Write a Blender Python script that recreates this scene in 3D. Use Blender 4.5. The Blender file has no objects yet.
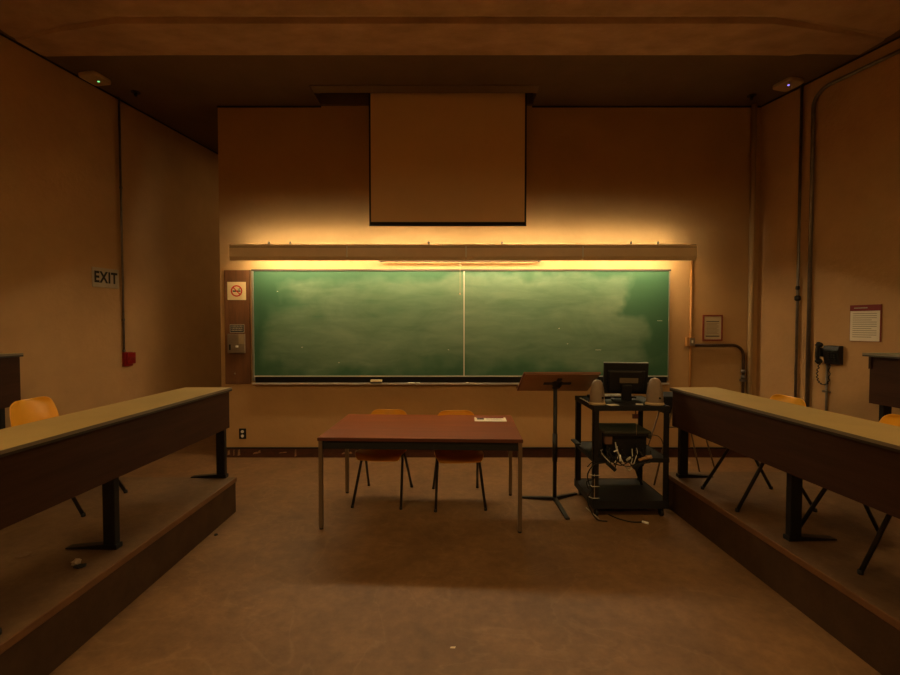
import bpy, bmesh, math, random
from mathutils import Vector, Matrix
random.seed(7)
S = bpy.context.scene
COL = S.collection
# ------------------------------------------------------------ camera, world, exposure
cam_d = bpy.data.cameras.new('camera'); cam_d.sensor_width = 36; cam_d.lens = 18.0
cam = bpy.data.objects.new('camera', cam_d); COL.objects.link(cam)
cam.location = (0, 0, 1.56)
cam.rotation_euler = (math.radians(90 - 1.59), 0, 0)
cam_d.clip_start = 0.05
S.camera = cam
w = bpy.data.worlds.new('world'); S.world = w; w.use_nodes = True
w.node_tree.nodes['Background'].inputs[0].default_value = (0, 0, 0, 1)
S.view_settings.view_transform = 'Standard'; S.view_settings.look = 'None'
S.view_settings.gamma = 1; S.view_settings.use_curve_mapping = False
S.view_settings.exposure = 0.0
TUBE = (1.0, 0.79, 0.47); TUBE_W = 53.0
FILL = (1.0, 0.63, 0.25); FILL_W = 26.0  # colour and strength of the added fill lamps
# ------------------------------------------------------------ materials
def lin(h):
    h = h.lstrip('#'); c = [int(h[i:i+2], 16)/255 for i in (0, 2, 4)]
    return tuple(x/12.92 if x <= .04045 else ((x+.055)/1.055)**2.4 for x in c) + (1,)
def mat(name, col, rough=.6, metal=0, noise=0, scale=6, bump=0, bscale=60, emit=None, estr=0, stretch=(1, 1, 1), col2=None, spec=.5, detail=4):
    m = bpy.data.materials.new(name); m.use_nodes = True
    nt = m.node_tree; N = nt.nodes; L = nt.links; b = N['Principled BSDF']
    c = col if isinstance(col, tuple) else lin(col)
    if len(c) == 3: c = c + (1,)
    b.inputs['Base Color'].default_value = c
    b.inputs['Roughness'].default_value = rough; b.inputs['Metallic'].default_value = metal
    b.inputs['Specular IOR Level'].default_value = spec
    tc = N.new('ShaderNodeTexCoord'); mp = N.new('ShaderNodeMapping'); mp.inputs['Scale'].default_value = stretch
    L.new(tc.outputs['Object'], mp.inputs[0])
    if noise or col2:
        n = N.new('ShaderNodeTexNoise'); n.inputs['Scale'].default_value = scale; n.inputs['Detail'].default_value = detail
        n.inputs['Roughness'].default_value = .65
        L.new(mp.outputs[0], n.inputs['Vector'])
        r = N.new('ShaderNodeValToRGB'); e = r.color_ramp.elements
        e[0].position = .32; e[1].position = .68
        c2 = col2 if col2 else None
        if c2 is not None:
            c2 = c2 if isinstance(c2, tuple) else lin(c2)
            e[0].color = c; e[1].color = c2
        else:
            e[0].color = tuple(x*(1-noise) for x in c[:3]) + (1,); e[1].color = tuple(min(1, x*(1+noise)) for x in c[:3]) + (1,)
        L.new(n.outputs['Fac'], r.inputs[0]); L.new(r.outputs[0], b.inputs['Base Color'])
    if bump:
        n2 = N.new('ShaderNodeTexNoise'); n2.inputs['Scale'].default_value = bscale; n2.inputs['Detail'].default_value = 3
        L.new(mp.outputs[0], n2.inputs['Vector'])
        bp = N.new('ShaderNodeBump'); bp.inputs['Strength'].default_value = bump; bp.inputs['Distance'].default_value = .01
        L.new(n2.outputs['Fac'], bp.inputs['Height']); L.new(bp.outputs[0], b.inputs['Normal'])
    if emit:
        b.inputs['Emission Color'].default_value = tuple(emit)[:3] + (1,); b.inputs['Emission Strength'].default_value = estr
    return m
def floor_mat(name, ca, cb, cc):
    m = mat(name, ca, rough=.55, bump=.15, bscale=45)
    nt = m.node_tree; N = nt.nodes; L = nt.links; b = N['Principled BSDF']
    tc = N.new('ShaderNodeTexCoord')
    n1 = N.new('ShaderNodeTexNoise'); n1.inputs['Scale'].default_value = 2.6; n1.inputs['Detail'].default_value = 8; n1.inputs['Roughness'].default_value = .6
    n2 = N.new('ShaderNodeTexNoise'); n2.inputs['Scale'].default_value = 14; n2.inputs['Detail'].default_value = 6; n2.inputs['Roughness'].default_value = .75
    n3 = N.new('ShaderNodeTexNoise'); n3.inputs['Scale'].default_value = 1.3; n3.inputs['Detail'].default_value = 5; n3.inputs['Distortion'].default_value = 1.2
    for n in (n1, n2, n3): L.new(tc.outputs['Object'], n.inputs['Vector'])
    r1 = N.new('ShaderNodeValToRGB'); r1.color_ramp.elements[0].color = lin(ca); r1.color_ramp.elements[1].color = lin(cb)
    r1.color_ramp.elements[0].position = .3; r1.color_ramp.elements[1].position = .7
    L.new(n1.outputs['Fac'], r1.inputs[0])
    r2 = N.new('ShaderNodeValToRGB'); r2.color_ramp.elements[0].position = .35; r2.color_ramp.elements[1].position = .75
    r2.color_ramp.elements[0].color = (.80, .78, .76, 1); r2.color_ramp.elements[1].color = (1.22, 1.22, 1.22, 1)
    L.new(n2.outputs['Fac'], r2.inputs[0])
    mx = N.new('ShaderNodeMix'); mx.data_type = 'RGBA'; mx.blend_type = 'MULTIPLY'; mx.inputs[0].default_value = 1
    L.new(r1.outputs[0], mx.inputs[6]); L.new(r2.outputs[0], mx.inputs[7])
    r3 = N.new('ShaderNodeValToRGB'); e = r3.color_ramp.elements       # thin pale scuff veins
    e[0].position = .488; e[0].color = (0, 0, 0, 1); e[1].position = .512; e[1].color = (0, 0, 0, 1)
    k = e.new(.5); k.color = (.09, .09, .09, 1)
    L.new(n3.outputs['Fac'], r3.inputs[0])
    m2 = N.new('ShaderNodeMix'); m2.data_type = 'RGBA'; L.new(r3.outputs[0], m2.inputs[0])
    L.new(mx.outputs[2], m2.inputs[6]); m2.inputs[7].default_value = lin(cc)
    L.new(m2.outputs[2], b.inputs['Base Color'])
    return m
def board_mat():
    m = bpy.data.materials.new('chalkboard_green'); m.use_nodes = True
    nt = m.node_tree; N = nt.nodes; L = nt.links; b = N['Principled BSDF']
    b.inputs['Roughness'].default_value = .5; b.inputs['Specular IOR Level'].default_value = .3
    tc = N.new('ShaderNodeTexCoord')
    # world-size smears: object coordinates are metres (origin at the board's lower left corner)
    n1 = N.new('ShaderNodeTexNoise'); n1.inputs['Scale'].default_value = 1.5; n1.inputs['Detail'].default_value = 7; n1.inputs['Distortion'].default_value = .9; n1.inputs['Roughness'].default_value = .55
    mp = N.new('ShaderNodeMapping'); mp.inputs['Scale'].default_value = (.8, 1, 1.5); mp.inputs['Rotation'].default_value = (0, .35, 0)
    L.new(tc.outputs['Object'], mp.inputs[0]); L.new(mp.outputs[0], n1.inputs['Vector'])
    n2 = N.new('ShaderNodeTexNoise'); n2.inputs['Scale'].default_value = 5; n2.inputs['Detail'].default_value = 8; n2.inputs['Distortion'].default_value = .6
    mp2 = N.new('ShaderNodeMapping'); mp2.inputs['Scale'].default_value = (.5, 1, 2.2); mp2.inputs['Rotation'].default_value = (0, -.5, 0)
    L.new(tc.outputs['Object'], mp2.inputs[0]); L.new(mp2.outputs[0], n2.inputs['Vector'])
    sx = N.new('ShaderNodeSeparateXYZ'); L.new(tc.outputs['Object'], sx.inputs[0])
    nw = N.new('ShaderNodeTexNoise'); nw.inputs['Scale'].default_value = 2.2; nw.inputs['Detail'].default_value = 3
    L.new(tc.outputs['Object'], nw.inputs['Vector'])
    def ma(op, a, c=None, clamp=False):
        q = N.new('ShaderNodeMath'); q.operation = op; q.use_clamp = clamp
        for i, v in enumerate((a, c)):
            if v is None: continue
            if isinstance(v, (int, float)): q.inputs[i].default_value = v
            else: L.new(v, q.inputs[i])
        return q.outputs[0]
    wob = ma('MULTIPLY', ma('SUBTRACT', nw.outputs['Fac'], .5), 1.1)
    x = ma('ADD', sx.outputs[0], wob); z = ma('ADD', sx.outputs[2], ma('MULTIPLY', wob, .6))
    def edge(v, at, soft, up=True):
        return ma('DIVIDE', ma('SUBTRACT', v, at) if up else ma('SUBTRACT', at, v), soft, True)
    mask = ma('MULTIPLY', edge(x, .02, .3), edge(x, 4.68, .2, False))
    mask = ma('MULTIPLY', mask, edge(z, .0, .2)); mask = ma('MULTIPLY', mask, edge(z, 1.22, .12, False))
    # the bare green patch at the top left corner
    patch = ma('MAXIMUM', edge(x, .38, .2), edge(z, .85, .2, False)); mask = ma('MULTIPLY', mask, patch)
    patch2 = ma('MAXIMUM', edge(x, 4.42, .14, False), edge(z, .72, .12, False)); mask = ma('MULTIPLY', mask, patch2)
    f = ma('ADD', ma('MULTIPLY', ma('SUBTRACT', n1.outputs['Fac'], .28), 1.5), ma('MULTIPLY', ma('SUBTRACT', n2.outputs['Fac'], .45), .9), True)
    f = ma('MULTIPLY', ma('ADD', ma('MULTIPLY', f, .8), .22), ma('ADD', ma('MULTIPLY', mask, .92), .08))
    f = ma('MULTIPLY', f, .72, True)
    mx = N.new('ShaderNodeMix'); mx.data_type = 'RGBA'; L.new(f, mx.inputs[0])
    mx.inputs[6].default_value = (.038, .120, .060, 1); mx.inputs[7].default_value = (.27, .36, .24, 1)
    L.new(mx.outputs[2], b.inputs['Base Color'])
    return m
M = dict(
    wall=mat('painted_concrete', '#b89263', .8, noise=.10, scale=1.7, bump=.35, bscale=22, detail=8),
    wallf=mat('painted_plaster', '#bb9562', .75, noise=.08, scale=1.3, bump=.3, bscale=16, detail=8),
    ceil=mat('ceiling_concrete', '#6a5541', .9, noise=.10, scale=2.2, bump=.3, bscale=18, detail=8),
    beam=mat('rough_board_formed_concrete', '#b3957a', .9, noise=.2, scale=3.2, bump=.5, bscale=12, stretch=(.8, 1.2, 1), detail=8),
    floor=floor_mat('worn_brown_floor', '#6d5032', '#866440', '#c0a078'),
    plat=floor_mat('worn_platform_floor', '#604830', '#745a3e', '#9c8263'),
    riser=mat('dark_riser_wood', '#4b3724', .7, spec=.15, noise=.18, scale=5, stretch=(1, 1, 1), bump=.1),
    nosing=mat('brown_nosing', '#6e4a2a', .5, noise=.15, scale=8),
    board=board_mat(),
    alu=mat('aluminium_trim', '#cfc9ba', .4, .25),
    galv=mat('galvanised_pipe', '#77706a', .4, .7, noise=.2, scale=9),
    black=mat('black_metal', '#0e0d0d', .5, 0),
    matte=mat('matt_black', '#0c0b0a', .7),
    rubber=mat('black_rubber', '#0b0a0a', .6),
    fixture=mat('tan_enamel', '#ecd2a6', .4, noise=.05, scale=4),
    white_in=mat('white_reflector', '#e6dcc4', .5),
    tube=mat('lit_fluorescent_tube', '#ffffff', .5, emit=TUBE, estr=TUBE_W),
    rear=mat('fill_lamp_diffuser', '#e8e0d0', .5, emit=FILL, estr=FILL_W),
    passage=mat('passage_fill_diffuser', '#e8e0d0', .5, emit=FILL, estr=22),
    wood=mat('brown_panel_wood', '#6e482a', .5, noise=.25, scale=3, stretch=(6, 6, .6)),
    table=mat('red_brown_laminate', '#7f3e14', .45, spec=.2, noise=.12, scale=3, stretch=(.5, 5, 5)),
    table_edge=mat('dark_table_edge', '#532712', .5),
    chrome=mat('brushed_leg_metal', '#7c6a55', .35, .6),
    shell=mat('orange_plastic', '#f0ab2c', .3, noise=.05, scale=5),
    leg=mat('black_leg_paint', '#221d18', .4, .3),
    desktop=mat('pale_olive_laminate', '#b9a26b', .4, noise=.06, scale=4),
    dedge=mat('grey_desk_edging', '#7e7463', .4),
    dedge2=mat('dark_desk_edging', '#30241c', .5),
    panel=mat('dark_walnut_panel', '#40281a', .6, spec=.15, noise=.22, scale=3, stretch=(5, .5, 6)),
    paper=mat('cream_paper', '#e8d9b8', .8),
    whitep=mat('white_paper', '#e9e2d2', .8),
    grey=mat('grey_paper', '#b5a688', .8),
    red=mat('red_enamel', '#860f0b', .4),
    maroon=mat('maroon_print', '#7c1a17', .6),
    redframe=mat('red_brown_frame', '#7d2a16', .5),
    ink=mat('dark_ink', '#1a1412', .8),
    inkgrey=mat('faded_print', '#85745a', .8),
    redink=mat('red_ink', '#c9321c', .7),
    plate=mat('grey_sign_plate', '#aa9c86', .5, noise=.1, scale=12),
    steel=mat('brushed_steel_plate', '#8a7a66', .4, .5, noise=.1, scale=14),
    screen=mat('projection_fabric', '#ecca98', .85, noise=.03, scale=2),
    plastic=mat('beige_plastic', '#8f7c66', .5, noise=.06, scale=30),
    apw=mat('ivory_plastic', '#c4ab84', .45),
    ledg=mat('green_led', '#30ff50', .5, emit=(.25, 1, .3), estr=1.6),
    ledb=mat('blue_led', '#5050ff', .5, emit=(.3, .22, 1), estr=2.4),
    base=mat('dark_baseboard', '#4a2817', .5, noise=.3, scale=7, stretch=(1, 1, 3)),
    pipep=mat('painted_orange_pipe', '#b07a3e', .55),
    pipet=mat('painted_tan_pipe', '#b79a70', .6),
    felt=mat('grey_felt', '#4d4a44', .9),
    erw=mat('pale_eraser_wood', '#e8d6ac', .6),
    chalk=mat('white_chalk', '#f2eee2', .8),
    copper=mat('tan_plug', '#b58a5a', .5),
    foil=mat('crumpled_foil', '#d8cdb8', .3, .7),
    dust=mat('olive_dark_metal', '#38362b', .5, .2, noise=.1, scale=9),
    label=mat('blue_black_plate', '#23262b', .5),
    lettr=mat('pale_lettering', '#b8b2a0', .6),
    fabric=mat('black_fabric', '#131112', .85),
)
# ------------------------------------------------------------ mesh helpers
def tag(o, label=None, cat=None, group=None, kind=None):
    if label: o['label'] = label
    if cat: o['category'] = cat
    if group: o['group'] = group
    if kind: o['kind'] = kind
    return o
def thing(name, label, cat, loc=(0, 0, 0), rz=0, group=None):
    o = bpy.data.objects.new(name, None); COL.objects.link(o)
    o.location = loc; o.rotation_euler = (0, 0, rz); o.empty_display_size = .1
    return tag(o, label, cat, group)
class MB:
    def __init__(s): s.b = bmesh.new()
    def box(s, x0, x1, y0, y1, z0, z1, M4=None):
        vs = [s.b.verts.new((x, y, z)) for x in (x0, x1) for y in (y0, y1) for z in (z0, z1)]
        for f in ((0, 1, 3, 2), (4, 6, 7, 5), (0, 4, 5, 1), (2, 3, 7, 6), (0, 2, 6, 4), (1, 5, 7, 3)):
            s.b.faces.new([vs[i] for i in f])
        if M4 is not None: bmesh.ops.transform(s.b, matrix=M4, verts=vs)
        return s
    def prism(s, pts, axis, a, b, M4=None):
        """pts: 2D outline; axis: extrude axis 0,1,2"""
        def mk(p, t):
            l = list(p); l.insert(axis, t); return tuple(l)
        A = [s.b.verts.new(mk(p, a)) for p in pts]; B = [s.b.verts.new(mk(p, b)) for p in pts]
        n = len(pts)
        s.b.faces.new(A); s.b.faces.new(B[::-1])
        for i in range(n): s.b.faces.new([A[i], B[i], B[(i+1) % n], A[(i+1) % n]])
        if M4 is not None: bmesh.ops.transform(s.b, matrix=M4, verts=A+B)
        return s
    def tube(s, pts, r, n=10, caps=True, rs=None):
        pts = [Vector(p) for p in pts]; rings = []; prev = None
        for i, p in enumerate(pts):
            d = (pts[min(i+1, len(pts)-1)] - pts[max(i-1, 0)]).normalized()
            if prev is None:
                up = Vector((0, 0, 1)) if abs(d.z) < .9 else Vector((1, 0, 0)); u = d.cross(up).normalized()
            else:
                u = (prev - d*prev.dot(d)).normalized()
            prev = u; v = d.cross(u); rr = rs[i] if rs else r
            rings.append([s.b.verts.new(p + (u*math.cos(2*math.pi*k/n) + v*math.sin(2*math.pi*k/n))*rr) for k in range(n)])
        for a, b in zip(rings, rings[1:]):
            for k in range(n): f = s.b.faces.new([a[k], a[(k+1) % n], b[(k+1) % n], b[k]]); f.smooth = True
        if caps: s.b.faces.new(rings[0][::-1]); s.b.faces.new(rings[-1])
        return s
    def lathe(s, prof, c=(0, 0, 0), n=20, sx=1, sy=1, M4=None):
        rings = []; allv = []
        for r, z in prof:
            rg = [s.b.verts.new((c[0]+r*sx*math.cos(2*math.pi*k/n), c[1]+r*sy*math.sin(2*math.pi*k/n), c[2]+z)) for k in range(n)]
            rings.append(rg); allv += rg
        for a, b in zip(rings, rings[1:]):
            for k in range(n): f = s.b.faces.new([a[k], a[(k+1) % n], b[(k+1) % n], b[k]]); f.smooth = True
        s.b.faces.new(rings[0][::-1]); s.b.faces.new(rings[-1])
        if M4 is not None: bmesh.ops.transform(s.b, matrix=M4, verts=allv)
        return s
    def build(s, name, m, parent=None, bevel=0, seg=2, label=None, loc=None, kind=None):
        bmesh.ops.recalc_face_normals(s.b, faces=s.b.faces)
        me = bpy.data.meshes.new(name); s.b.to_mesh(me); s.b.free()
        me.materials.append(m if not isinstance(m, str) else M[m])
        o = bpy.data.objects.new(name, me); COL.objects.link(o)
        if parent: o.parent = parent
        if loc: o.location = loc
        if bevel:
            md = o.modifiers.new('bevel', 'BEVEL'); md.width = bevel; md.segments = seg; md.limit_method = 'ANGLE'
        if label: o['label'] = label
        if kind: o['kind'] = kind
        return o
def smooth_path(pts, n=8):
    """Catmull-Rom through the points"""
    P = [Vector(p) for p in pts]; P = [P[0]*2-P[1]] + P + [P[-1]*2-P[-2]]; out = []
    for i in range(1, len(P)-2):
        for k in range(n):
            t = k/n; a, b, c, d = P[i-1:i+3]
            out.append(.5*((2*b) + (c-a)*t + (2*a-5*b+4*c-d)*t*t + (3*b-a-3*c+d)*t**3))
    out.append(P[-2]); return out
def lettering(txt, size, m, parent, loc, rot=(math.pi/2, 0, 0), name='lettering', sx=1.0, ext=.001, bold=0, align='CENTER'):
    cu = bpy.data.curves.new(name, 'FONT'); cu.body = txt; cu.size = size; cu.align_x = align; cu.align_y = 'CENTER'
    cu.extrude = ext; cu.space_character = 1.12; cu.offset = bold
    t = bpy.data.objects.new(name, cu); COL.objects.link(t)
    bpy.context.view_layer.update()
    me = bpy.data.meshes.new_from_object(t.evaluated_get(bpy.context.evaluated_depsgraph_get()))
    bpy.data.objects.remove(t); bpy.data.curves.remove(cu)
    me.materials.clear(); me.materials.append(M[m])
    o = bpy.data.objects.new(name, me); COL.objects.link(o); o.parent = parent
    o.location = loc; o.rotation_euler = rot; o.scale = (sx, 1, 1)
    return o
# ------------------------------------------------------------ room geometry
D = 5.28; ZC = 4.093; YB = -6.0
def wl(y): return -(3.68 + .173*(D-y))        # left wall x
def wr(y): return 3.60 + .275*(D-y)           # right wall x
TH_L = math.atan2(.985, .170); TH_R = -math.atan2(.964, .265)
def onleft(y, z, off=0): return (wl(y)+.985*off, y-.170*off, z)
def onright(y, z, off=0): return (wr(y)-.964*off, y-.265*off, z)
def struct(o): o['kind'] = 'structure'; return o
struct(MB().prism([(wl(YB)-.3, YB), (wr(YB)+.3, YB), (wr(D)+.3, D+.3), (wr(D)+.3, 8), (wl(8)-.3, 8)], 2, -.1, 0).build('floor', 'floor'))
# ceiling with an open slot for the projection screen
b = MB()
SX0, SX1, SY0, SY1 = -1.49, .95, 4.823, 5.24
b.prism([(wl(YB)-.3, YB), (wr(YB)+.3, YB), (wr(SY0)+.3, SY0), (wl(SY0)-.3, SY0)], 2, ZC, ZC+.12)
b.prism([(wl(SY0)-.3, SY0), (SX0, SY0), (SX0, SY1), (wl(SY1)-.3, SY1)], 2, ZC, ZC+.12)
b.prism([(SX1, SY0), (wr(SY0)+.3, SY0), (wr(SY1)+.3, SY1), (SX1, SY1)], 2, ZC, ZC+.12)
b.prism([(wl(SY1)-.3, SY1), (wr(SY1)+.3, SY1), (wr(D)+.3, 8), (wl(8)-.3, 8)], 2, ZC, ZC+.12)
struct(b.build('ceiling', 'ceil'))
# slot housing above the ceiling
b = MB()
b.box(SX0-.05, SX1+.05, SY0-.03, SY1+.03, ZC+.38, ZC+.41)
b.box(SX0-.05, SX1+.05, SY0-.03, SY0, ZC+.12, ZC+.38).box(SX0-.05, SX1+.05, SY1, SY1+.03, ZC+.12, ZC+.38)
b.box(SX0-.05, SX0, SY0, SY1, ZC+.12, ZC+.38).box(SX1, SX1+.05, SY0, SY1, ZC+.12, ZC+.38)
struct(b.build('trim_1', 'matte'))
# light metal strip framing the camera side of the slot
b = MB(); b.prism([(SX0, SY0+.02), (SX1, SY0+.02), (SX1, 5.0), (SX0, 5.0)], 2, ZC+.004, ZC+.012)
struct(b.build('trim_2', mat('slot_door_paint', '#75624e', .7)))
# broad shallow concrete beam across the ceiling
def ridge():
    b = bmesh.new(); st = [(-3.84, .12), (-3.3, .6), (-2.7, 1), (2.6, 1), (3.2, .6), (3.84, .12)]; rows = []
    for x, k in st:
        y0 = 4.32 + (1-k)*.03; y1 = 3.69 + (1-k)*.42; y2 = y1-.07; y3 = 2.4
        rows.append([b.verts.new(p) for p in ((x, y0, ZC+.004), (x, y1, ZC-.105*k-.004), (x, y1-.02, ZC-.075*k+.004), (x, y2, ZC-.09*k), (x, y3, ZC+.004), (x, (y0+y3)/2, ZC+.09))])
    for a, c in zip(rows, rows[1:]):
        for i in range(6): b.faces.new([a[i], a[(i+1) % 6], c[(i+1) % 6], c[i]])
    b.faces.new(rows[0]); b.faces.new(rows[-1][::-1])
    m = MB(); m.b.free(); m.b = b
    return m.build('trim_3', 'beam')
struct(ridge())
struct(MB().prism([(wl(YB), YB), (wl(8), 8), (wl(8)-.2, 8), (wl(YB)-.2, YB)], 2, 0, ZC).build('wall_left', 'wall'))
struct(MB().prism([(wr(YB), YB), (wr(D), D), (wr(D)+.2, D), (wr(YB)+.2, YB)], 2, 0, ZC).build('wall_right', 'wall'))
struct(MB().box(-2.69, wr(D)+.2, D, D+.25, 0, ZC).build('wall_front', 'wallf'))
struct(MB().box(wl(8)-.2, wr(D)+.2, 8, 8.2, 0, ZC).build('wall_far', 'wall'))
struct(MB().box(wl(YB)-.2, wr(YB)+.2, YB-.2, YB, 0, ZC).build('wall_back', 'wall'))
# black strips standing in for the shadow gap under the ceiling
struct(MB().box(-2.69, SX0, D-.008, D, ZC-.018, ZC).box(SX1, wr(D), D-.008, D, ZC-.018, ZC).build('shadow_strip_front', 'matte'))
struct(MB().prism([(wl(YB)+.008, YB), (wl(8)+.008, 8), (wl(8), 8), (wl(YB), YB)], 2, ZC-.016, ZC).build('shadow_strip_left', 'matte'))
struct(MB().prism([(wr(YB)-.008, YB), (wr(D)-.008, D), (wr(D), D), (wr(YB), YB)], 2, ZC-.016, ZC).build('shadow_strip_right', 'matte'))
# baseboard with a black top line and pale scrapes
bb = struct(MB().box(-2.69, 3.58, D-.022, D, 0, .105).build('baseboard_front', 'base', bevel=.003))
b = MB(); b.box(-2.69, 3.58, D-.028, D-.001, .105, .118).build('top_strip', 'matte', bb)
b = MB()
for x, ww, z0, z1 in ((-2.62, .03, .03, .09), (-2.55, .012, .02, .10), (-2.50, .03, .02, .10), (-2.32, .06, .04, .07), (-2.26, .03, .05, .09), (-2.02, .10, .05, .07), (-1.83, .022, .01, .10), (-1.28, .13, .04, .07), (-1.12, .03, .03, .09)):
    b.prism([(x, z0), (x+ww, z0+.008), (x+ww*.9, z1), (x+ww*.2, z1-.01)], 1, D-.0235, D-.0215)
b.build('paint_scrapes', mat('pale_scrape', '#9a7a5c', .8, noise=.3, scale=20), bb)
# ------------------------------------------------------------ platforms
RX0 = 1.862
def rxe(y): return RX0 + .034*(3.86-y)        # aisle edge of the right platform
def platform(name, label, poly, z0, z1, nose_a, nose_b, side, endb=None):
    t = thing(name, label, 'platform')
    MB().prism(poly, 2, z0, z1-.012).build('riser_box', 'riser', t)
    MB().prism(poly, 2, z1-.012, z1).build('deck', 'plat', t)
    a = Vector(nose_a); c = Vector(nose_b); d = (c-a).normalized(); n = Vector((-d.y, d.x))*side
    q = [a, c, c+n*.012, a+n*.012]
    MB().prism([tuple(p) for p in q], 2, z1-.035, z1+.003).build('nosing', 'nosing', t, bevel=.003)
    return t
LE = 3.72; RE = 3.86
platform('platform', 'low brown wooden platform along the left wall, under the nearer long desk', [(-1.79, LE), (-1.79, YB+.05), (wl(YB+.05), YB+.05), (wl(LE), LE)], 0, .29, (-1.79, YB), (-1.79, LE), -1)
platform('platform', 'low brown wooden platform along the right wall, beside the black cart', [(rxe(RE), RE), (wr(RE), RE), (wr(YB+.05), YB+.05), (rxe(YB+.05), YB+.05)], 0, .29, (rxe(YB), YB), (rxe(RE), RE), 1)
L2 = -3.22
platform('platform', 'upper brown step on the left platform carrying the dark desk at the photo edge', [(L2, LE), (L2, YB+.05), (wl(YB+.05), YB+.05), (wl(LE), LE)], .29, .58, (L2, YB), (L2, LE), -1)
R2 = 3.24
platform('platform', 'upper brown step on the right platform below the wall telephone and notice', [(R2, RE), (wr(RE), RE), (wr(YB+.05), YB+.05), (R2+.3, YB+.05)], .29, .58, (R2+.3, YB), (R2, RE), 1)
# ------------------------------------------------------------ long desks
def long_desk(label, end, length, side, base_z, loc, rz, legs, depth=.39, top_mat='desktop', ph=.345, group=None, panel_in=.0, lo=.0):
    """side = +1: seats lie toward +x of the panel; runs from y=0 (end) to y=-length"""
    t = thing('long_desk', label, 'desk', loc, rz)
    s = side; x0, x1 = sorted((0, s*depth))
    MB().box(x0, x1, -length, 0, .725, .75).build('desktop', top_mat, t, bevel=.004)
    e0, e1 = sorted((-s*.006, -s*.0005))
    MB().box(e0, e1, -length, .001, .735, .751).build('edge_strip', 'dedge', t)
    MB().box(e0, e1, -length, .001, .722, .735).build('edge_strip', 'dedge2', t)
    a, c = sorted((s*(.012+panel_in), s*(.036+panel_in)))
    MB().box(a, c, -length+.02, -.012, .725-ph, .725).build('modesty_panel', 'panel', t, bevel=.002)
    a, c = sorted((s*.036, s*(depth-.06)))
    MB().box(a, c, -.034, -.012, .62, .725).build('end_rail', 'panel', t)
    for ly in legs:
        if isinstance(ly, tuple): ly, lo = ly
        a, c = sorted((s*(.045+lo), s*(.115+lo)))
        lg = MB().box(a, c, -ly-.03, -ly+.01, .012, .725).build('leg', 'black', t, bevel=.004)
        pts = [(s*(q+lo), z) for q, z in ((.035, 0), (.035, .028), (.125, .028), (.33, .008), (.33, 0))]
        MB().prism(pts, 1, -ly-.035, -ly+.015).build('foot', 'black', lg, bevel=.003)
    return t
long_desk('long pale-topped desk on the left platform, with dark brown front panel facing the aisle', 0, 6.2, -1, .29, (-1.824, 3.74, .29), -.020, (.01, 1.20, 2.44, 3.66, 4.9), ph=.31)
long_desk('long pale-topped desk on the right platform, its front panel behind the black cart', 0, 6.2, 1, .29, (1.838, 3.74, .29), .052, (.01, (1.11, .055), 2.35, 3.5, 4.7), lo=.025, ph=.295)
long_desk('dark-fronted desk on the upper left step at the left edge of the photo', 0, 5.5, -1, .58, (-3.50, 3.68, .58), 0, (.12, 1.4, 2.7, 4), depth=.38, ph=.40)
long_desk('desk with greenish top on the upper right step, below the maroon-headed notice', 0, 5.5, 1, .58, (3.42, 3.72, .58), .04, (.06, 1.4, 2.7, 4), depth=.42, ph=.39, panel_in=.035, lo=.05,
          top_mat=mat('green_grey_laminate', '#93a088', .4))
# ------------------------------------------------------------ plastic chairs
def chair(label, loc, rz, group=None):
    t = thing('plastic_chair', label, 'chair', loc, rz, group)
    prof = [(-.235, .395, .37), (-.225, .418, .40), (-.19, .432, .42), (-.11, .426, .43), (0, .418, .43), (.10, .420, .42), (.165, .436, .41), (.200, .475, .39), (.215, .53, .385), (.228, .60, .385), (.245, .67, .37), (.257, .715, .345), (.263, .738, .31), (.266, .750, .235)]
    NU = 10; b = bmesh.new(); rows = []
    for i, (y, z, wd) in enumerate(prof):
        back = min(1, max(0, (z-.45)/.1)); row = []
        for k in range(NU+1):
            u = -1+2*k/NU; x = u*wd/2
            up = (.022*abs(u)**2.2)*(1-back) * (0 if i == 0 else 1); fw = -.045*abs(u)**2*back
            row.append(b.verts.new((x, y+fw+(.012*abs(u)**3 if i < 3 else 0), z+up)))
        rows.append(row)
    for a, c in zip(rows, rows[1:]):
        for k in range(NU): f = b.faces.new([a[k], a[k+1], c[k+1], c[k]]); f.smooth = True
    m = MB(); m.b.free(); m.b = b
    o = m.build('seat_shell', 'shell', t)
    md = o.modifiers.new('s', 'SOLIDIFY'); md.thickness = .010; md.offset = 1
    md = o.modifiers.new('ss', 'SUBSURF'); md.levels = 1; md.render_levels = 2
    for sx in (-1, 1):
        for sy in (-1, 1):
            lg = MB().tube([(sx*.175, sy*.035, .398), (sx*.185, sy*.06, .36), (sx*.210, sy*.262, .012)], .0115, 10).build('leg', 'leg', t)
            MB().lathe([(.012, 0), (.0135, .003), (.0125, .022)], (sx*.2105, sy*.265, 0), 10).build('foot_cap', 'rubber', lg)
    b = MB()
    for sy in (-1, 1): b.tube([(-.175, sy*.035, .398), (.175, sy*.035, .398)], .010, 8)
    for sx in (-1, 1): b.tube([(sx*.175, -.10, .404), (sx*.175, .10, .404)], .009, 8)
    b.build('seat_frame', 'leg', t)
    return t
chair('orange plastic chair behind the brown table, the one nearer the left wall panel', (-.602, 4.05, 0), math.radians(-5))
chair('orange plastic chair behind the brown table, next to the music stand side', (.071, 3.995, 0), math.radians(4))
chair('orange plastic chair behind the long desk on the left platform, beside the dark upper desk', (-2.71, 3.15, .29), math.radians(90+3))
chair('orange plastic chair behind the right long desk, in front of the two wall pipes', (2.22, 3.24, .29), math.radians(-90))
chair('orange plastic chair at the right photo edge, behind the right long desk', (2.35, 2.48, .29), math.radians(-88))
chair('plastic chair behind the left long desk, only a leg tip shows', (-2.12, 1.60, .29), math.radians(90))
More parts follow.
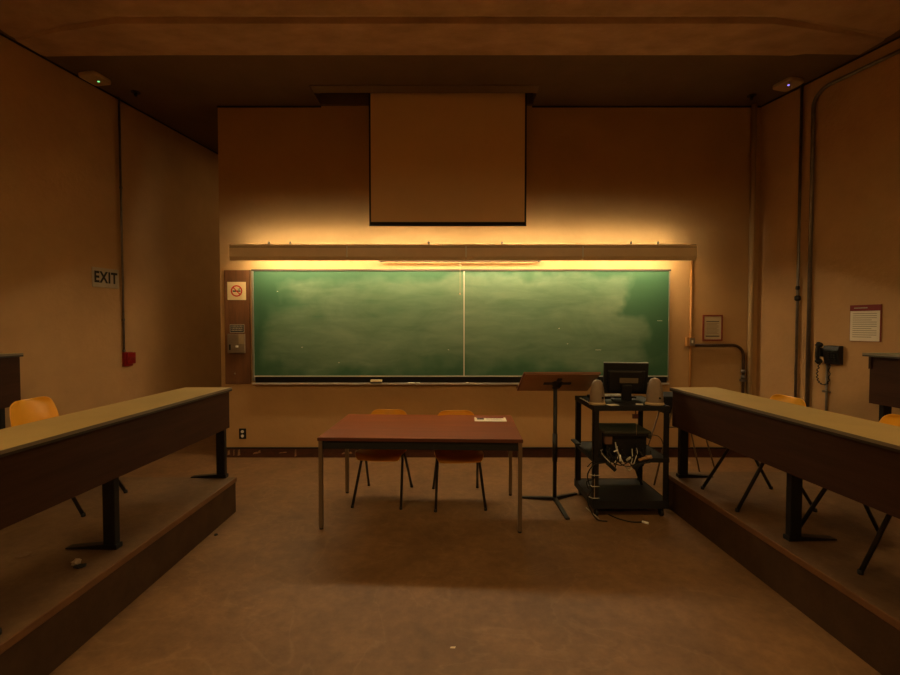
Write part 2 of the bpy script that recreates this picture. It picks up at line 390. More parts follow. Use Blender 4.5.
# ------------------------------------------------------------ front table
TT = thing('table', 'red-brown wooden table on four square metal legs in the middle of the floor', 'table', (-.213, 3.80, 0), math.radians(-2.2))
W2 = .772; D2 = .445
MB().box(-W2, W2, -D2, D2, .688, .71).build('tabletop', 'table', TT, bevel=.003)
MB().box(-W2-.003, W2+.003, -D2-.003, -D2, .684, .7085).build('edge_band', 'table_edge', TT)
MB().box(-W2+.03, W2-.03, -D2+.012, -D2+.03, .62, .688).box(-W2+.03, W2-.03, D2-.03, D2-.012, .62, .688).box(-W2+.008, -W2+.026, -D2+.03, D2-.03, .62, .688).box(W2-.026, W2-.008, -D2+.03, D2-.03, .62, .688).build('apron', 'matte', TT)
for sx in (-1, 1):
    for sy in (-1, 1):
        cx = sx*(W2-.017); cy = -(D2-.017) if sy < 0 else D2-.13
        lg = MB().box(cx-.015, cx+.015, cy-.015, cy+.015, .012, .688).build('leg', 'chrome', TT, bevel=.003)
        MB().lathe([(.014, 0), (.016, .004), (.012, .014)], (cx, cy, 0), 10).build('glide', 'rubber', lg)
# notice lying on the table
NT = thing('notice_sheet', 'white notice sheet with a red stripe lying on the brown table', 'paper', (.362, 4.03, .7105), math.radians(-2))
MB().box(-.142, .142, -.085, .085, 0, .0015).build('sheet', 'whitep', NT)
MB().box(-.125, .125, .048, .082, .0015, .003).build('red_stripe', 'maroon', NT)
MB().box(-.118, -.055, -.015, .04, .0015, .002).build('printed_block', 'ink', NT)
b = MB()
for k in range(5): b.box(-.035, .105-.01*(k % 2), .035-.018*k, .037-.018*k, .0015, .0019)
b.build('printed_lines', 'inkgrey', NT)
# ------------------------------------------------------------ chalkboard
CB = thing('chalkboard', 'wide green two-panel chalkboard with chalk smears on the front wall', 'chalkboard', (-2.285, D, .968))
CW = 4.83; CH = 1.218
for k in (0, 1):
    x0 = 0 if k == 0 else 2.455; x1 = 2.445 if k == 0 else CW
    MB().box(x0, x1, -.030, -.006, 0, CH).build('writing_panel', 'board', CB)
b = MB(); b.box(-.022, CW+.022, -.042, -.001, CH, CH+.022); b.build('top_rail', mat('dark_top_rail', '#4d453a', .5, .3), CB, bevel=.003)
for a_, c_ in ((-.022, 0), (CW, CW+.012)): MB().box(a_, c_, -.042, -.001, -.06, CH).build('side_rail', mat('side_rail_metal', '#8d8676', .4, .3), CB, bevel=.003)
MB().box(2.442, 2.456, -.036, -.004, 0, CH).build('divider', 'alu', CB)
MB().box(0, CW, -.038, -.004, -.012, 0).build('bottom_rail', 'alu', CB)
MB().box(0, CW, -.012, -.001, -.085, -.012).build('lower_board', 'matte', CB)
MB().box(-.02, CW+.01, -.052, -.001, -.098, -.088).build('chalk_tray', 'black', CB)
MB().box(-.02, CW+.01, -.056, -.051, -.100, -.080).build('tray_lip', 'alu', CB)
b = MB()
for x, z in ((.27, .98), (.55, .33), (.98, .15), (2.26, .30), (3.65, .37), (3.55, .55)):
    b.box(x, x+.014, -.0306, -.030, z, z+.005)
b.box(4.70, 4.76, -.0306, -.030, .64, .643).box(3.98, 4.05, -.0306, -.030, .30, .303)
b.build('chalk_marks', 'chalk', CB)
ty = D-.042; tz = .968-.088
ER = thing('chalkboard_eraser', 'pale felt chalkboard eraser lying on the chalk tray under the left panel', 'eraser', (-.86, ty, tz))
MB().box(-.065, .065, -.022, .022, 0, .018).build('felt_pad', 'felt', ER)
MB().box(-.066, .066, -.024, .024, .018, .042).build('handle', 'erw', ER, bevel=.004)
for i, (x, L_, lb) in enumerate(((-.49, .08, 'white chalk stick on the tray just right of the eraser, longer of two'), (-.40, .05, 'short white chalk stub on the tray, furthest right of the eraser'), (.185, .03, 'white chalk stub on the tray right below the chalkboard divider'))):
    tag(MB().tube([(x, ty-.012, tz+.006), (x+L_, ty-.010, tz+.006)], .006, 8).build('chalk', 'chalk'), lb, 'chalk')
# ------------------------------------------------------------ strip light over the board
FX0, FX1 = -2.335, 2.61; FY = 4.78
LT = thing('chalkboard_light', 'long tan strip light of four joined troughs above the chalkboard', 'light', (0, FY, 2.245))
cuts = [FX0, -1.09, .169, 1.405, FX1]
for a, c in zip(cuts, cuts[1:]):
    a2, c2 = a+.0015, c-.0015
    # front plate, bottom chamfer, top plate: a C profile open at the back and below
    pr = [(.03, 0.0), (0, .040), (0, .160), (.03, .172), (.275, .172), (.275, .168), (.032, .168), (.004, .157), (.004, .042), (.033, .003)]
    hs = MB().prism([(p[0], p[1]) for p in pr], 0, a2, c2).build('housing', 'fixture', LT)
    MB().box(a2, c2, -.0015, 0, .136, .141).build('bead', 'dedge2', hs)
    rf = MB().prism([(.005, .045), (.005, .156), (.007, .156), (.007, .046)], 0, a2+.01, c2-.01).build('reflector', 'white_in', hs)
    tb = MB().tube([(a2+.04, .235, .098), (c2-.04, .235, .098)], .019, 10).build('fluorescent_tube', 'tube', LT)
    for xx in (a2+.025, c2-.025):
        MB().box(xx-.012, xx+.012, .03, .260, .075, .168).build('lamp_holder', 'white_in', LT)
    if c != FX1: MB().box(c-.007, c+.007, -.006, 0, .03, .150).build('joint_strip', 'chalk', LT)
for xx in (FX0, FX1):
    s = 1 if xx > 0 else -1
    MB().prism([(.03, 0), (0, .04), (0, .16), (.03, .172), (.275, .172), (.275, .06), (.05, .01)], 0, xx-.0015, xx+.0015).build('end_cap', 'fixture', LT)
for x in (-1.95, -1.72, -.23, .56, 1.95, 2.24):
    MB().box(x-.012, x+.012, .07, D-FY-.002, .172, .182).box(x-.02, x+.02, D-FY-.010, D-FY-.002, .11, .22).build('wall_bracket', 'fixture', LT)
    MB().lathe([(.012, 0), (.012, .02), (.006, .03)], (x, .09, .182), 8).build('bracket_bolt', 'galv', LT)
# map rail below the light
MR = thing('map_rail', 'thin dark map roller bar hanging below the middle of the strip light', 'roller', (0, D, 2.296))
MB().tube([(-.79, -.10, .0), (1.02, -.10, .0)], .012, 12).build('roller', mat('dull_brass', '#4d3b26', .8), MR)
for x in (-.80, 1.03):
    MB().tube([(x-.015, -.10, 0), (x+.015, -.10, 0)], .010, 8).box(x-.006, x+.006, -.10, -.0, -.006, .006).build('end_bracket', 'galv', MR)
hk = MB().tube([(.115, -.10, -.016), (.115, -.104, -.05)], .002, 6).lathe([(.016, 0), (.022, .006), (.010, .018)], (.115, -.104, -.06), 12).build('pull_knob', 'apw', MR)
MB().tube([(.115, -.104, -.06), (.115, -.104, -.37)], .0015, 6).lathe([(.006, 0), (.010, .006), (.008, .02)], (.115, -.104, -.39), 8).build('pull_cord', 'apw', MR)
# ------------------------------------------------------------ projection screen
PY = 5.08
PS = thing('projection_screen', 'pulled-down projector screen with black border hanging above the board', 'screen', (0, PY, 2.68))
MB().box(-.885, .835, -.002, .002, .035, 1.60).build('screen_fabric', 'screen', PS)
MB().box(-.905, -.885, -.0025, .0025, 0, 1.60).box(.835, .855, -.0025, .0025, 0, 1.60).box(-.885, .835, -.0025, .0025, 0, .035).build('black_border', 'matte', PS)
MB().tube([(-.905, 0, -.004), (.855, 0, -.004)], .009, 10).build('bottom_bar', 'black', PS)
MB().tube([(-.95, 0, 1.62), (.90, 0, 1.62)], .05, 14).build('roller', 'matte', PS)
for x in (-.93, .88): MB().box(x-.01, x+.01, -.02, .02, 1.62, ZC+.38-2.68).build('hanger', 'matte', PS)
# ------------------------------------------------------------ left service panel on the front wall
WP = tag(MB().box(-2.635, -2.335, D-.018, D, .87, 2.20).build('wooden_wall_panel', 'wood', bevel=.004), 'tall brown wooden board on the wall left of the chalkboard', 'panel')
NS = thing('no_smoking_sign', 'cream square no smoking sign at the top of the brown wall board', 'sign', (-2.488, D-.018, 1.957))
MB().box(-.108, .108, -.003, 0, -.105, .105).build('sign_plate', mat('yellow_cream_card', '#e6d29c', .7), NS)
b = MB(); n = 36
ring = []
for r in (.052, .067):
    ring.append([(r*math.cos(2*math.pi*k/n), r*math.sin(2*math.pi*k/n)) for k in range(n)])
for k in range(n):
    b.prism([ring[0][k], ring[1][k], ring[1][(k+1) % n], ring[0][(k+1) % n]], 1, -.0045, -.0032)
b.box(-.054, .054, -.0048, -.0035, -.006, .006, Matrix.Rotation(math.radians(45), 4, 'Y'))
b.build('prohibition_ring', 'redink', NS)
b = MB(); b.box(-.045, .026, -.0044, -.0032, -.010, .006).box(.029, .045, -.0044, -.0032, -.010, .006)
b.tube([(.034, -.0038, .010), (.032, -.0038, .024), (.042, -.0038, .032)], .003, 6).tube([(.022, -.0038, .010), (.018, -.0038, .028)], .0025, 6)
b.build('cigarette', 'ink', NS)
NP = thing('name_plate', 'small black plate with pale lettering on the brown wall board', 'sign', (-2.487, D-.018, 1.52))
MB().box(-.084, .084, -.004, 0, -.048, .048).build('plate_back', 'label', NP)
MB().box(-.084, .084, -.005, -.004, .043, .048).box(-.084, .084, -.005, -.004, -.048, -.043).box(-.084, -.079, -.005, -.004, -.043, .043).box(.079, .084, -.005, -.004, -.043, .043).build('plate_border', 'lettr', NP)
b = MB()
rr = random.Random(3)
for row in range(3):
    x = -.066
    while x < .06:
        ww = rr.uniform(.006, .016); b.box(x, min(x+ww, .068), -.0048, -.0038, .022-row*.024, .033-row*.024); x += ww+.005
b.build('lettering', 'lettr', NP)
SW = thing('switch_box', 'brushed metal switch box below the small black plate', 'switch', (-2.492, D-.018, 1.344))
MB().box(-.10, .10, -.03, 0, -.112, .112).build('cover', 'steel', SW, bevel=.004)
MB().box(.035, .098, -.036, -.03, -.005, .108).build('raised_plate', mat('tan_plate', '#a28c6c', .5, .2), SW)
MB().box(.000, .030, -.042, -.03, -.045, -.022).build('rocker', 'whitep', SW, bevel=.003)
MB().box(-.078, -.060, -.034, -.03, -.075, -.01).build('slot', 'matte', SW)
tag(MB().lathe([(.010, 0), (.012, .004), (.006, .01)], (0, 0, 0), 12, M4=Matrix.Translation((-2.52, D-.018, .99)) @ Matrix.Rotation(math.pi/2, 4, 'X')).build('round_knob', 'steel'), 'tiny round metal knob near the bottom of the brown wall board', 'knob')
# wall socket
SO = thing('wall_socket', 'dark double wall socket low on the wall left of the table', 'socket', (-2.447, D, .278))
MB().box(-.042, .042, -.008, 0, -.062, .062).build('cover', 'black', SO, bevel=.003)
for z in (.026, -.026): MB().lathe([(.018, 0), (.018, .004)], (0, 0, 0), 14, M4=Matrix.Translation((0, -.008, z)) @ Matrix.Rotation(math.pi/2, 4, 'X')).build('outlet', 'whitep', SO)
# ------------------------------------------------------------ right part of the front wall
tag(MB().tube([(2.815, D-.016, .12), (2.815, D-.016, 2.40)], .014, 10).build('conduit', 'pipep'), 'thin orange-painted vertical conduit right of the chalkboard', 'pipe')
OB = thing('outlet_box', 'small silver outlet box on the orange conduit right of the chalkboard', 'socket', (2.785, D, 1.365))
MB().box(-.045, .055, -.075, -.031, -.055, .055).build('box', 'pipep', OB, bevel=.004)
MB().box(-.012, .048, -.080, -.075, -.045, .045).build('cover_plate', 'steel', OB)
MB().box(.008, .026, -.083, -.080, -.012, .018).build('switch_lever', 'whitep', OB)
CD = thing('conduit', 'dark bent conduit running from the silver outlet box and turning down at the corner', 'pipe', (0, 0, 0))
cy = D-.03
arc = [(3.30+.13*math.sin(a), cy, 1.325-.13+.13*math.cos(a)) for a in [math.pi/2*k/8 for k in range(9)]]
MB().tube([(2.84, cy, 1.325)]+arc+[(3.43, cy, .80), (3.425, cy, .12)], .017, 12).build('pipe', mat('brown_conduit', '#4a3524', .4, .4), CD)
for z in (.95, 1.02): MB().tube([(3.43, cy, z-.02), (3.43, cy, z+.02)], .025, 12).build('coupling', 'galv', CD)
MB().box(3.405, 3.455, D-.058, D-.002, .90, .925).build('strap', 'galv', CD)
tag(MB().tube([(3.50, D-.035, .12), (3.50, D-.035, ZC-.002)], .028, 14).build('conduit', 'pipet'), 'tan-painted vertical pipe in the right corner of the front wall', 'pipe')
FN = thing('framed_notice', 'small red-framed notice above the bent conduit, right of the chalkboard', 'notice', (3.075, D, 1.527))
b = MB(); b.box(-.115, .115, -.018, 0, -.152, -.135).box(-.115, .115, -.018, 0, .135, .152).box(-.115, -.100, -.018, 0, -.135, .135).box(.100, .115, -.018, 0, -.135, .135)
b.build('frame', 'redframe', FN, bevel=.002)
MB().box(-.10, .10, -.010, -.001, -.135, .135).build('sheet', 'grey', FN)
b = MB(); b.box(-.075, .075, -.0115, -.010, .070, .078).box(-.08, .08, -.0115, -.010, -.103, -.092); b.build('heading_rule', 'ink', FN)
b = MB()
for k in range(9): b.box(-.07, .07-.02*(k % 3 == 1), -.0112, -.010, .05-.015*k, .055-.015*k)
b.build('printed_lines', 'inkgrey', FN)
# ------------------------------------------------------------ left wall
ES = thing('exit_sign', 'grey EXIT sign with black letters on the left wall', 'sign', onleft(4.905, 2.07), TH_L)
MB().box(-.155, .155, -.010, 0, -.105, .105).build('plate', 'plate', ES, bevel=.003)
lettering('EXIT', .165, 'ink', ES, (-.003, -.0115, -.002), sx=.74, bold=.005, name='lettering')
FA = thing('fire_alarm', 'small red fire alarm pull box at the lower end of the left wall pipe', 'alarm', onleft(5.15, 1.172), TH_L)
MB().box(-.065, .045, -.035, 0, -.08, .08).build('back_box', 'red', FA, bevel=.005)
MB().box(-.04, .068, -.052, -.035, -.055, .075).build('front_cover', 'red', FA, bevel=.006)
MB().box(-.025, .055, -.058, -.052, -.012, .022).build('pull_handle', 'maroon', FA, bevel=.003)
p0 = onleft(5.095, 0, .02)
LP = thing('conduit', 'thin metal conduit dropping down the left wall to the red alarm box', 'pipe', (p0[0], p0[1], 0))
MB().tube([(0, 0, 1.252), (0, 0, 2.6), (.0, 0, ZC-.002)], .011, 10).build('pipe', 'galv', LP)
for z in (1.27, 1.62, 3.1): MB().tube([(0, 0, z-.012), (0, 0, z+.012)], .017, 10).build('coupling', 'galv', LP)
# ------------------------------------------------------------ right wall
p0 = onright(4.81, 0, .03)
P1 = thing('conduit', 'dark vertical wall pipe with a coupling, left of the pair on the right wall', 'pipe', (p0[0], p0[1], 0))
MB().tube([(0, 0, .02), (0, 0, ZC-.002)], .014, 10).build('pipe', 'galv', P1)
for z, q in ((1.845, 1), (1.955, .7)): MB().lathe([(.014, -.03*q), (.028*q, -.018*q), (.028*q, .018*q), (.014, .03*q)], (0, 0, z), 12).build('coupling', 'black', P1)
p0 = onright(4.695, 0, .026)
P2 = thing('conduit', 'thicker wall pipe that bends along the ceiling edge, right of the pair', 'pipe', (p0[0], p0[1], 0))
dx, dy = .265, -.964
pts = [(0, 0, .02), (0, 0, ZC-.30)]+[(dx*.16*(1-math.cos(a)), dy*.16*(1-math.cos(a)), ZC-.30+.16*math.sin(a)) for a in [math.pi/2*k/8 for k in range(1, 9)]]
pts += [(dx*6, dy*6, ZC-.14)]
MB().tube(pts, .018, 12).build('pipe', 'galv', P2)
TP = thing('wall_telephone', 'black wall telephone with curled cord on the right wall', 'telephone', onright(4.51, 1.27), TH_R)
MB().prism([(-.02, -.10), (-.045, -.10), (-.075, .04), (-.06, .085), (0, .085), (0, -.10)], 0, -.02, .125).build('body', 'black', TP, bevel=.006)
b = MB()
for r_ in range(4):
    for c_ in range(3): b.box(.030+c_*.026, .048+c_*.026, -.078, -.055, -.055+r_*.024, -.040+r_*.024, Matrix.Rotation(.18, 4, 'X'))
b.build('keypad', 'rubber', TP)
hp = smooth_path([(-.06, -.05, -.085), (-.06, -.075, -.06), (-.06, -.085, 0), (-.06, -.075, .07), (-.06, -.05, .10)], 6)
MB().tube(hp, .02, 10, rs=[.03 if (i < 6 or i > len(hp)-7) else .018 for i in range(len(hp))]).build('handset', 'matte', TP)
MB().box(-.075, -.02, -.045, 0, -.03, .06).build('cradle', 'black', TP, bevel=.004)
cp = smooth_path([(-.06, -.05, -.10), (-.085, -.045, -.20), (-.075, -.04, -.28), (-.03, -.035, -.31), (.015, -.03, -.27), (.02, -.03, -.10)], 12)
co = [p + Vector((.008*math.cos(i*1.3), .008*math.sin(i*1.3), 0)) for i, p in enumerate(cp)]
MB().tube(co, .0045, 6).build('cord', 'rubber', TP)
p0 = onright(4.52, 0, .018)
tag(MB().tube([(p0[0], p0[1], .30), (p0[0], p0[1], 1.165)], .011, 10).box(p0[0]-.022, p0[0]+.018, p0[1]-.03, p0[1]+.03, .88, .90).build('conduit', 'galv'), 'short thin conduit below the wall telephone', 'pipe')
WN = thing('wall_notice', 'white notice with maroon header on the right wall beside the telephone', 'notice', onright(4.215, 1.577), TH_R)
MB().box(-.127, .127, -.012, 0, -.172, .172).build('backing', 'redframe', WN, bevel=.002)
MB().box(-.122, .118, -.014, -.012, -.168, .115).build('sheet', 'whitep', WN)
MB().box(-.125, .125, -.015, -.012, .117, .170).build('header', 'maroon', WN)
MB().box(-.09, .02, -.016, -.015, .140, .147).build('header_print', 'lettr', WN)
b = MB()
for k in range(12): b.box(-.10, .095-.04*(k % 4 == 3), -.0148, -.014, .088-.02*k, .0925-.02*k)
b.build('printed_lines', 'inkgrey', WN)
# ------------------------------------------------------------ ceiling devices
def device(label, x, y, rz, led, cat='access point'):
    t = thing('access_point', label, cat, (x, y, ZC), rz)
    pts = []
    for cx, cy_, a0 in ((.065, .065, 0), (-.065, .065, 90), (-.065, -.065, 180), (.065, -.065, 270)):
        for k in range(6): a = math.radians(a0+18*k); pts.append((cx+.04*math.cos(a), cy_+.04*math.sin(a)))
    MB().prism(pts, 2, -.042, 0).build('cover', 'apw', t, bevel=.012, seg=3)
    MB().lathe([(.010, -.0445), (.010, -.040)], (0.02, -.02, 0), 10).build('status_light', led, t)
    return t
device('ivory ceiling access point with green light near the left wall', -3.62, 4.66, TH_L, 'ledg')
device('ivory ceiling access point with blue light near the right wall', 3.53, 4.77, TH_R, 'ledb')
for x, y, lb in ((-3.42, 4.97, 'small dark ceiling sprinkler left, beside the green-lit access point'), (3.33, 5.04, 'small dark ceiling sprinkler right, beside the blue-lit access point')):
    t = thing('sprinkler', lb, 'sprinkler', (x, y, ZC))
    MB().lathe([(.045, -.006), (.045, 0)], (0, 0, 0), 16).build('collar', 'matte', t)
    MB().lathe([(.012, -.05), (.018, -.03), (.014, -.006)], (0, 0, 0), 12).build('nozzle', 'black', t)
# unseen fill lamps added on the ceiling to brighten walls and floor
for i, (x, y) in enumerate(((-2.1, .4), (2.1, .4), (-2.4, -3.2), (2.4, -3.2))):
    t = thing('fill_lamp', 'unseen rectangular fill lamp added on the ceiling above and behind the camera', 'lamp', (x, y, ZC), 0, 'added fill lamps')
    b = MB(); b.box(-.65, .65, -.32, .32, -.02, 0)
    for a_ in ((-.65, .65, -.32, -.30), (-.65, .65, .30, .32), (-.65, -.63, -.30, .30), (.63, .65, -.30, .30)): b.box(*a_, -.12, -.02)
    b.build('housing', 'black', t)
    MB().box(-.61, .61, -.28, .28, -.04, -.0205).build('diffuser', 'rear', t)
t = thing('fill_lamp', 'small hidden fill lamp added on the ceiling of the side passage behind the front wall', 'lamp', (-1.6, 7.0, ZC))  # hidden lamp added to brighten the far end of the left wall
MB().box(-.3, .3, -.15, .15, -.05, 0).build('housing', 'white_in', t)
MB().box(-.28, .28, -.13, .13, -.056, -.0505).build('diffuser', 'passage', t)
# ------------------------------------------------------------ music stand lectern
MS = thing('lectern_stand', 'tall lectern stand with tilted wooden plate on a black three-footed post', 'lectern', (.930, 3.96, 0))
b = MB()
MB().tube([(0, 0, .012), (0, 0, 1.03)], .018, 12).build('post', 'black', MS)
MB().tube([(0, 0, .35), (0, 0, .60)], .022, 12).build('collar', 'black', MS)
for ang, ln in ((168, .30), (33, .28), (-88, .40)):
    R = Matrix.Rotation(math.radians(ang), 4, 'Z')
    MB().prism([(0, .006), (0, .034), (ln*.4, .028), (ln, .014), (ln, 0), (ln-.03, 0)], 1, -.017, .017, R).build('foot', 'black', MS, bevel=.003)
ang = math.atan2(.20, .38)
Rp = Matrix.Translation((.015, 0, 1.05)) @ Matrix.Rotation(-ang, 4, 'X')
MB().box(-.325, .325, -.215, .215, 0, .018, Rp).build('reading_plate', mat('lectern_wood', '#7a4420', .5, noise=.15, scale=4, stretch=(1, 6, 6)), MS, bevel=.003)
MB().box(-.325, .325, .205, .222, .018, .045, Rp).build('book_lip', 'table_edge', MS)
MB().box(-.315, .315, -.205, .205, -.004, 0, Rp).build('underside', mat('wall_lit_underside', '#a8804e', .55, noise=.08, scale=5), MS)  # paler panel: light reflected from the wall, put into the colour
MB().box(-.12, .12, -.02, .02, -.012, -.004, Rp).box(-.02, .02, -.12, .12, -.012, 0, Rp).lathe([(.02, -.05), (.05, -.01), (.06, 0)], (0, 0, 0), 14, M4=Rp).build('tilt_bracket', 'black', MS)
# ------------------------------------------------------------ AV cart
KX0, KX1, KY0, KY1 = 1.155, 1.765, 3.60, 4.13
KT = thing('equipment_cart', 'black three-shelf equipment cart between the lectern and the right platform', 'cart', (0, 0, 0))
for x in (KX0, KX1-.045):
    for y in (KY0, KY1-.04):
        MB().box(x, x+.045, y, y+.005, .10, .90).box((x if x == KX0 else x+.04), (x+.005 if x == KX0 else x+.045), y, y+.04, .10, .90).build('corner_post', 'black', KT)
def shelf(z, lip=.035, x0=KX0, m='matte'):
    b = MB(); b.box(x0, KX1, KY0, KY1, z-.004, z)
    b.box(x0, KX1, KY0-.003, KY0, z-lip, z+.004).box(x0, KX1, KY1, KY1+.003, z-lip, z+.004).box(x0-.003, x0, KY0-.003, KY1+.003, z-lip, z+.004).box(KX1, KX1+.003, KY0-.003, KY1+.003, z-lip, z+.004)
    return b.build('shelf', m, KT)
shelf(.905); shelf(.482, .03); shelf(.135, .06)
b = MB()
for k in range(7): b.box(KX0+.006, KX0+.024, KY0+.06+k*.055, KY0+.09+k*.055, .9055, .9075)
b.build('white_edge_marks', 'whitep', KT)
for x in (KX0+.04, KX1-.04):
    for y in (KY0+.04, KY1-.04):
        cs = MB().box(x-.014, x+.014, y-.014, y+.014, .045, .10).build('caster', 'black', KT)
        MB().tube([(x-.010, y, .032), (x+.010, y, .032)], .032, 14).build('wheel', 'rubber', cs)
MB().box(KX0-.045, KX0, KY1-.18, KY1-.02, .50, .512).build('side_flap', 'matte', KT)
MB().box(KX0+.006, KX0+.012, KY0-.010, KY0-.004, .16, .36).build('edge_strip', mat('worn_grey_strip', '#8a7560', .5), KT)
# monitor
MN = thing('computer_monitor', 'black flat monitor seen from behind on top of the cart', 'monitor', (1.51, 3.86, .905), math.radians(-10))
Rm = Matrix.Translation((0, 0, .185)) @ Matrix.Rotation(math.radians(8), 4, 'X')
MB().box(-.182, .182, -.005, .025, -.125, .145, Rm).build('screen_casing', 'matte', MN, bevel=.006)
MB().prism([(-.14, -.10), (.14, -.10), (.15, .09), (-.15, .09)], 1, -.035, -.005, Rm).build('rear_cover', 'black', MN, bevel=.010)
MB().box(-.14, .12, -.039, -.035, .072, .084, Rm).build('vent_strip', mat('grey_vent', '#3a3733', .6), MN)
MB().box(-.055, .095, -.0375, -.035, -.02, .024, Rm).build('rating_label', mat('dull_label', '#6b5d46', .6), MN)
MB().box(-.04, .04, -.075, -.035, -.165, -.03, Rm).build('neck', 'black', MN, bevel=.006)
MB().box(-.11, .11, -.11, .08, 0, .014).build('stand_base', 'matte', MN, bevel=.006)
MB().box(-.182, .182, .0, .022, .1455, .1495, Rm).build('top_edge_strip', mat('grey_bezel', '#77756c', .35, .4), MN)  # grey strip along the top edge of the casing
KB = thing('keyboard', 'dark keyboard with pale keys lying behind the monitor stand on the cart', 'keyboard', (1.45, 4.03, .906))
MB().box(-.20, .20, -.065, .065, 0, .02).build('case', 'matte', KB, bevel=.004)
b = MB()
for r_ in range(5):
    for k in range(15):
        if (k, r_) not in ((6, 4), (7, 4)): b.box(-.188+k*.025, -.168+k*.025, -.055+r_*.022, -.037+r_*.022, .02, .028)
b.build('keys', 'plate', KB)
def speaker(label, x, y, sc, rz):
    t = thing('desktop_speaker', label, 'speaker', (x, y, .905), rz)
    prof = [(.062, 0), (.066, .01), (.064, .04), (.060, .09), (.053, .14), (.044, .175), (.030, .195), (.010, .202)]
    MB().lathe([(r*sc, z*sc) for r, z in prof], (0, 0, .006), 24, sy=.78).build('body', 'plastic', t)
    MB().lathe([(.068*sc, 0), (.072*sc, .006), (.066*sc, .022)], (0, 0, 0), 24, sy=.85).build('base', 'apw', t)
    MB().lathe([(.008, 0), (.008, .006)], (0, 0, 0), 10, M4=Matrix.Translation((.02, -.052*sc, .062)) @ Matrix.Rotation(math.pi/2, 4, 'X')).build('socket_hole', 'matte', t)
    return t
speaker('rounded beige speaker on the cart, left of the monitor', 1.215, 3.70, .98, math.radians(10))
speaker('rounded beige speaker on the cart, right of the monitor', 1.685, 3.69, 1.06, math.radians(-4))
for x, y, rz, sc, lb in ((1.33, 3.66, .3, 1, 'small white paper slip on the cart beside the left speaker'), (1.56, 3.69, -.4, .7, 'small white paper slip on the cart beside the right speaker')):
    o = tag(MB().box(-.04*sc, .04*sc, -.03, .03, 0, .003).build('paper_slip', 'whitep'), lb, 'paper'); o.location = (x, y, .906); o.rotation_euler = (0, 0, rz)
# player with a flat lid on the middle shelf
PB = thing('video_player', 'dark box with overhanging lid and tangled cables on the cart middle shelf', 'player', (1.42, 3.80, .531))
MB().box(-.14, .19, -.14, .12, -.048, .125).build('body', 'black', PB, bevel=.005)
MB().box(-.17, .215, -.175, .15, .145, .165).box(.19, .215, -.175, .15, .105, .145).build('lid', 'dust', PB, bevel=.004)
MB().box(-.17, .20, -.17, -.155, .125, .145).build('lid_lip', 'black', PB)
MB().box(-.157, -.10, -.165, -.10, .06, .125).build('side_label', mat('brown_label', '#6a4a38', .6), PB)
MB().box(-.168, -.158, -.12, .10, -.048, .145).build('side_plate', 'black', PB)
# tangled cables in front of the player
CT = thing('cable_bundle', 'tangle of black and white cables hanging in front of the player on the cart', 'cables', (1.40, 3.575, .50))
rc = random.Random(11)
for k in range(11):
    x0 = rc.uniform(-.2, .12); x1 = rc.uniform(-.15, .22)
    pth = smooth_path([(x0, .06, .06+rc.uniform(-.02, .05)), (x0+rc.uniform(-.03, .03), .0, .04), ((x0+x1)/2, -.025+rc.uniform(-.01, .01), -.03-rc.uniform(0, .07)), (x1, 0.0, rc.uniform(-.04, .03)), (x1+.02, .05, .04+rc.uniform(0, .03))], 8)
    MB().tube(pth, .0045, 6).build('cable', 'rubber' if k % 4 else 'lettr', CT)
MB().tube([(-.15, -.02, -.035), (-.085, -.025, -.095)], .016, 10).build('cable_plug', 'matte', CT)
MB().tube([(.06, -.025, -.075), (.14, -.02, -.035)], .015, 10).build('cable_plug', 'matte', CT)
MB().tube([(-.05, -.03, .03), (-.05, -.035, -.02)], .008, 8).build('cable_plug', 'chalk', CT, label='white plug')
MB().tube([(0, -.03, -.015), (.035, -.03, .01)], .009, 8).build('cable_plug', 'lettr', CT, label='pale plug')
MB().tube([(.10, -.03, -.012), (.155, -.03, .008)], .011, 10).tube([(.155, -.03, .008), (.20, -.03, .015)], .015, 10).build('cable_plug', 'copper', CT, label='tan plug')
MB().tube([(-.10, -.03, .055), (-.07, -.035, .07)], .006, 8).build('cable_plug', 'chalk', CT, label='white plug')
# cables down the left post
PCB = thing('power_cable', 'black cable tied with pale ties down the left front post of the cart', 'cable', (KX0, KY0-.012, 0))
MB().tube(smooth_path([(.10, -.01, .46), (.0, -.012, .44), (-.05, -.005, .36), (-.035, -.01, .28), (-.015, -.012, .24), (-.05, -.005, .16), (-.02, -.03, .06), (.02, -.05, .012), (.09, -.07, .008)], 8), .005, 6).build('cable', 'rubber', PCB)
MB().tube(smooth_path([(-.05, 0, .42), (-.012, -.01, .46), (.03, -.012, .42), (0, -.012, .33), (-.055, 0, .30), (-.04, 0, .24)], 8), .004, 6).build('cable', 'rubber', PCB)
for z in (.355, .265, .17):
    MB().tube([(-.04, -.008, z+.01), (-.01, -.014, z), (.045, -.012, z)], .0035, 6).build('cable_tie', 'lettr', PCB)
MB().tube([(-.06, .0, .09), (.03, -.05, .02)], .004, 6).build('white_cord', 'lettr', PCB)
FC = thing('floor_cable', 'black cable with white plug lying on the floor in front of the cart', 'cable', (1.35, 3.55, 0))
MB().tube(smooth_path([(-.05, .10, .007), (0, .02, .007), (.08, -.04, .007), (.17, -.045, .007)], 8), .005, 6).build('cable', 'rubber', FC)
MB().tube([(.165, -.044, .011), (.20, -.075, .011)], .010, 8).build('cable_plug', 'chalk', FC, label='white plug')
HC = thing('hanging_connector', 'small brown connector dangling below the cart top shelf', 'cable', (1.50, 3.62, .87))
MB().tube([(0, 0, 0), (.002, 0, -.03)], .003, 6).build('cable', 'rubber', HC)
MB().box(-.022, .018, -.01, .01, -.065, -.03).build('connector', mat('brown_connector', '#4a2417', .5), HC)
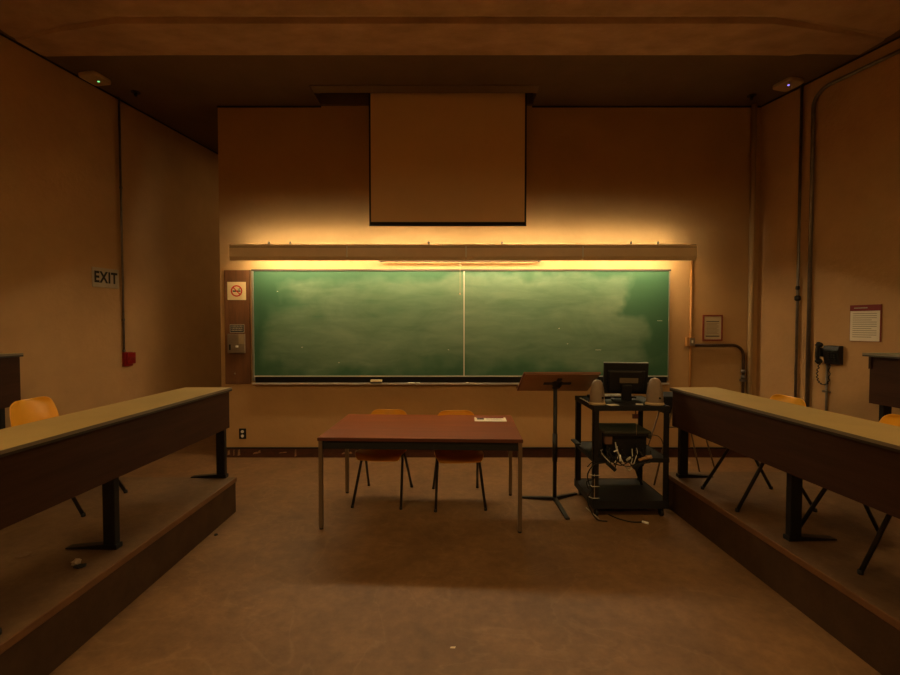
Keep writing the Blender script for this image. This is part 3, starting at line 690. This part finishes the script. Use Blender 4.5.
MB().tube([(.008, 0, -.065), (.010, 0, -.20)], .0015, 6).build('thin_wire', 'pipet', HC)
tag(MB().tube(smooth_path([(1.70, 3.95, .145), (1.69, 4.05, .25), (1.75, 4.22, .29), (1.82, 4.25, .20), (1.83, 4.3, .008)], 10), .012, 8).build('power_cable', 'rubber'), 'thick black cable arching over the cart bottom shelf at its right side', 'cable')
tag(MB().tube(smooth_path([(1.50, 4.45, .40), (1.62, 4.5, .22), (1.85, 4.5, .17), (2.02, 4.45, .20), (2.12, 4.45, .33), (2.08, 4.45, .45), (1.95, 4.5, .46), (1.85, 4.8, .42), (1.84, D-.03, .30)], 10), .004, 6).build('wall_cable', 'rubber'), 'thin looping cable between cart and front wall beside the right platform', 'cable')
# black equipment box on a thin-legged stand, mostly hidden by the right desk
BC = thing('equipment_stand', 'black box-topped thin-legged stand behind the cart, mostly hidden by the right desk', 'stand', (2.30, 4.50, 0), math.radians(4))
MB().box(-.26, .22, -.16, .16, .765, .87).build('box_top', 'fabric', BC, bevel=.01)
MB().box(-.21, -.10, -.10, .10, .69, .765).build('bracket', 'black', BC, bevel=.015)
for sx in (-1, 1):
    for sy in (-1, 1): MB().tube([(sx*.12, sy*.10, .765), (sx*.33, sy*.15, .006)], .008, 8).build('leg', 'chrome', BC)
MB().tube([(-.175, -.11, .56), (.175, -.11, .56)], .007, 8).build('cross_rail', 'chrome', BC)
# ------------------------------------------------------------ litter
def crumple(name, label, loc, sz, m, seed, flat=.6):
    b = bmesh.new(); bmesh.ops.create_icosphere(b, subdivisions=2, radius=sz); r = random.Random(seed)
    for v in b.verts: v.co *= r.uniform(.65, 1.2); v.co.z *= flat
    zmin = min(v.co.z for v in b.verts)
    for v in b.verts: v.co.z -= zmin
    q = MB(); q.b.free(); q.b = b; o = q.build(name, m); o.location = loc; return tag(o, label, 'litter')
crumple('crumpled_wrapper', 'crumpled shiny foil wrapper on the left platform floor', (-1.98, 2.35, .29), .024, 'foil', 1)
crumple('dark_scrap', 'flat dark scrap beside the shiny wrapper on the left platform', (-1.945, 2.33, .29), .03, 'matte', 2, .15)
crumple('paper_scrap', 'small flat tan scrap on the left platform, furthest from the aisle', (-2.348, 2.44, .29), .035, mat('tan_scrap', '#6d543c', .8), 3, .15)
o = tag(MB().prism([(-.014, -.004), (.010, -.006), (.014, .005), (-.010, .004)], 2, 0, .002).build('paper_scrap', 'paper'), 'tiny pale paper scrap in the middle of the open floor', 'litter'); o.location = (.014, 2.135, 0)
o = tag(MB().lathe([(.013, 0), (.014, .004), (.010, .010)], (0, 0, 0), 10).build('bottle_cap', 'matte'), 'small dark bottle cap on the floor near the left platform corner', 'litter'); o.location = (-1.75+.012, 3.30, 0)
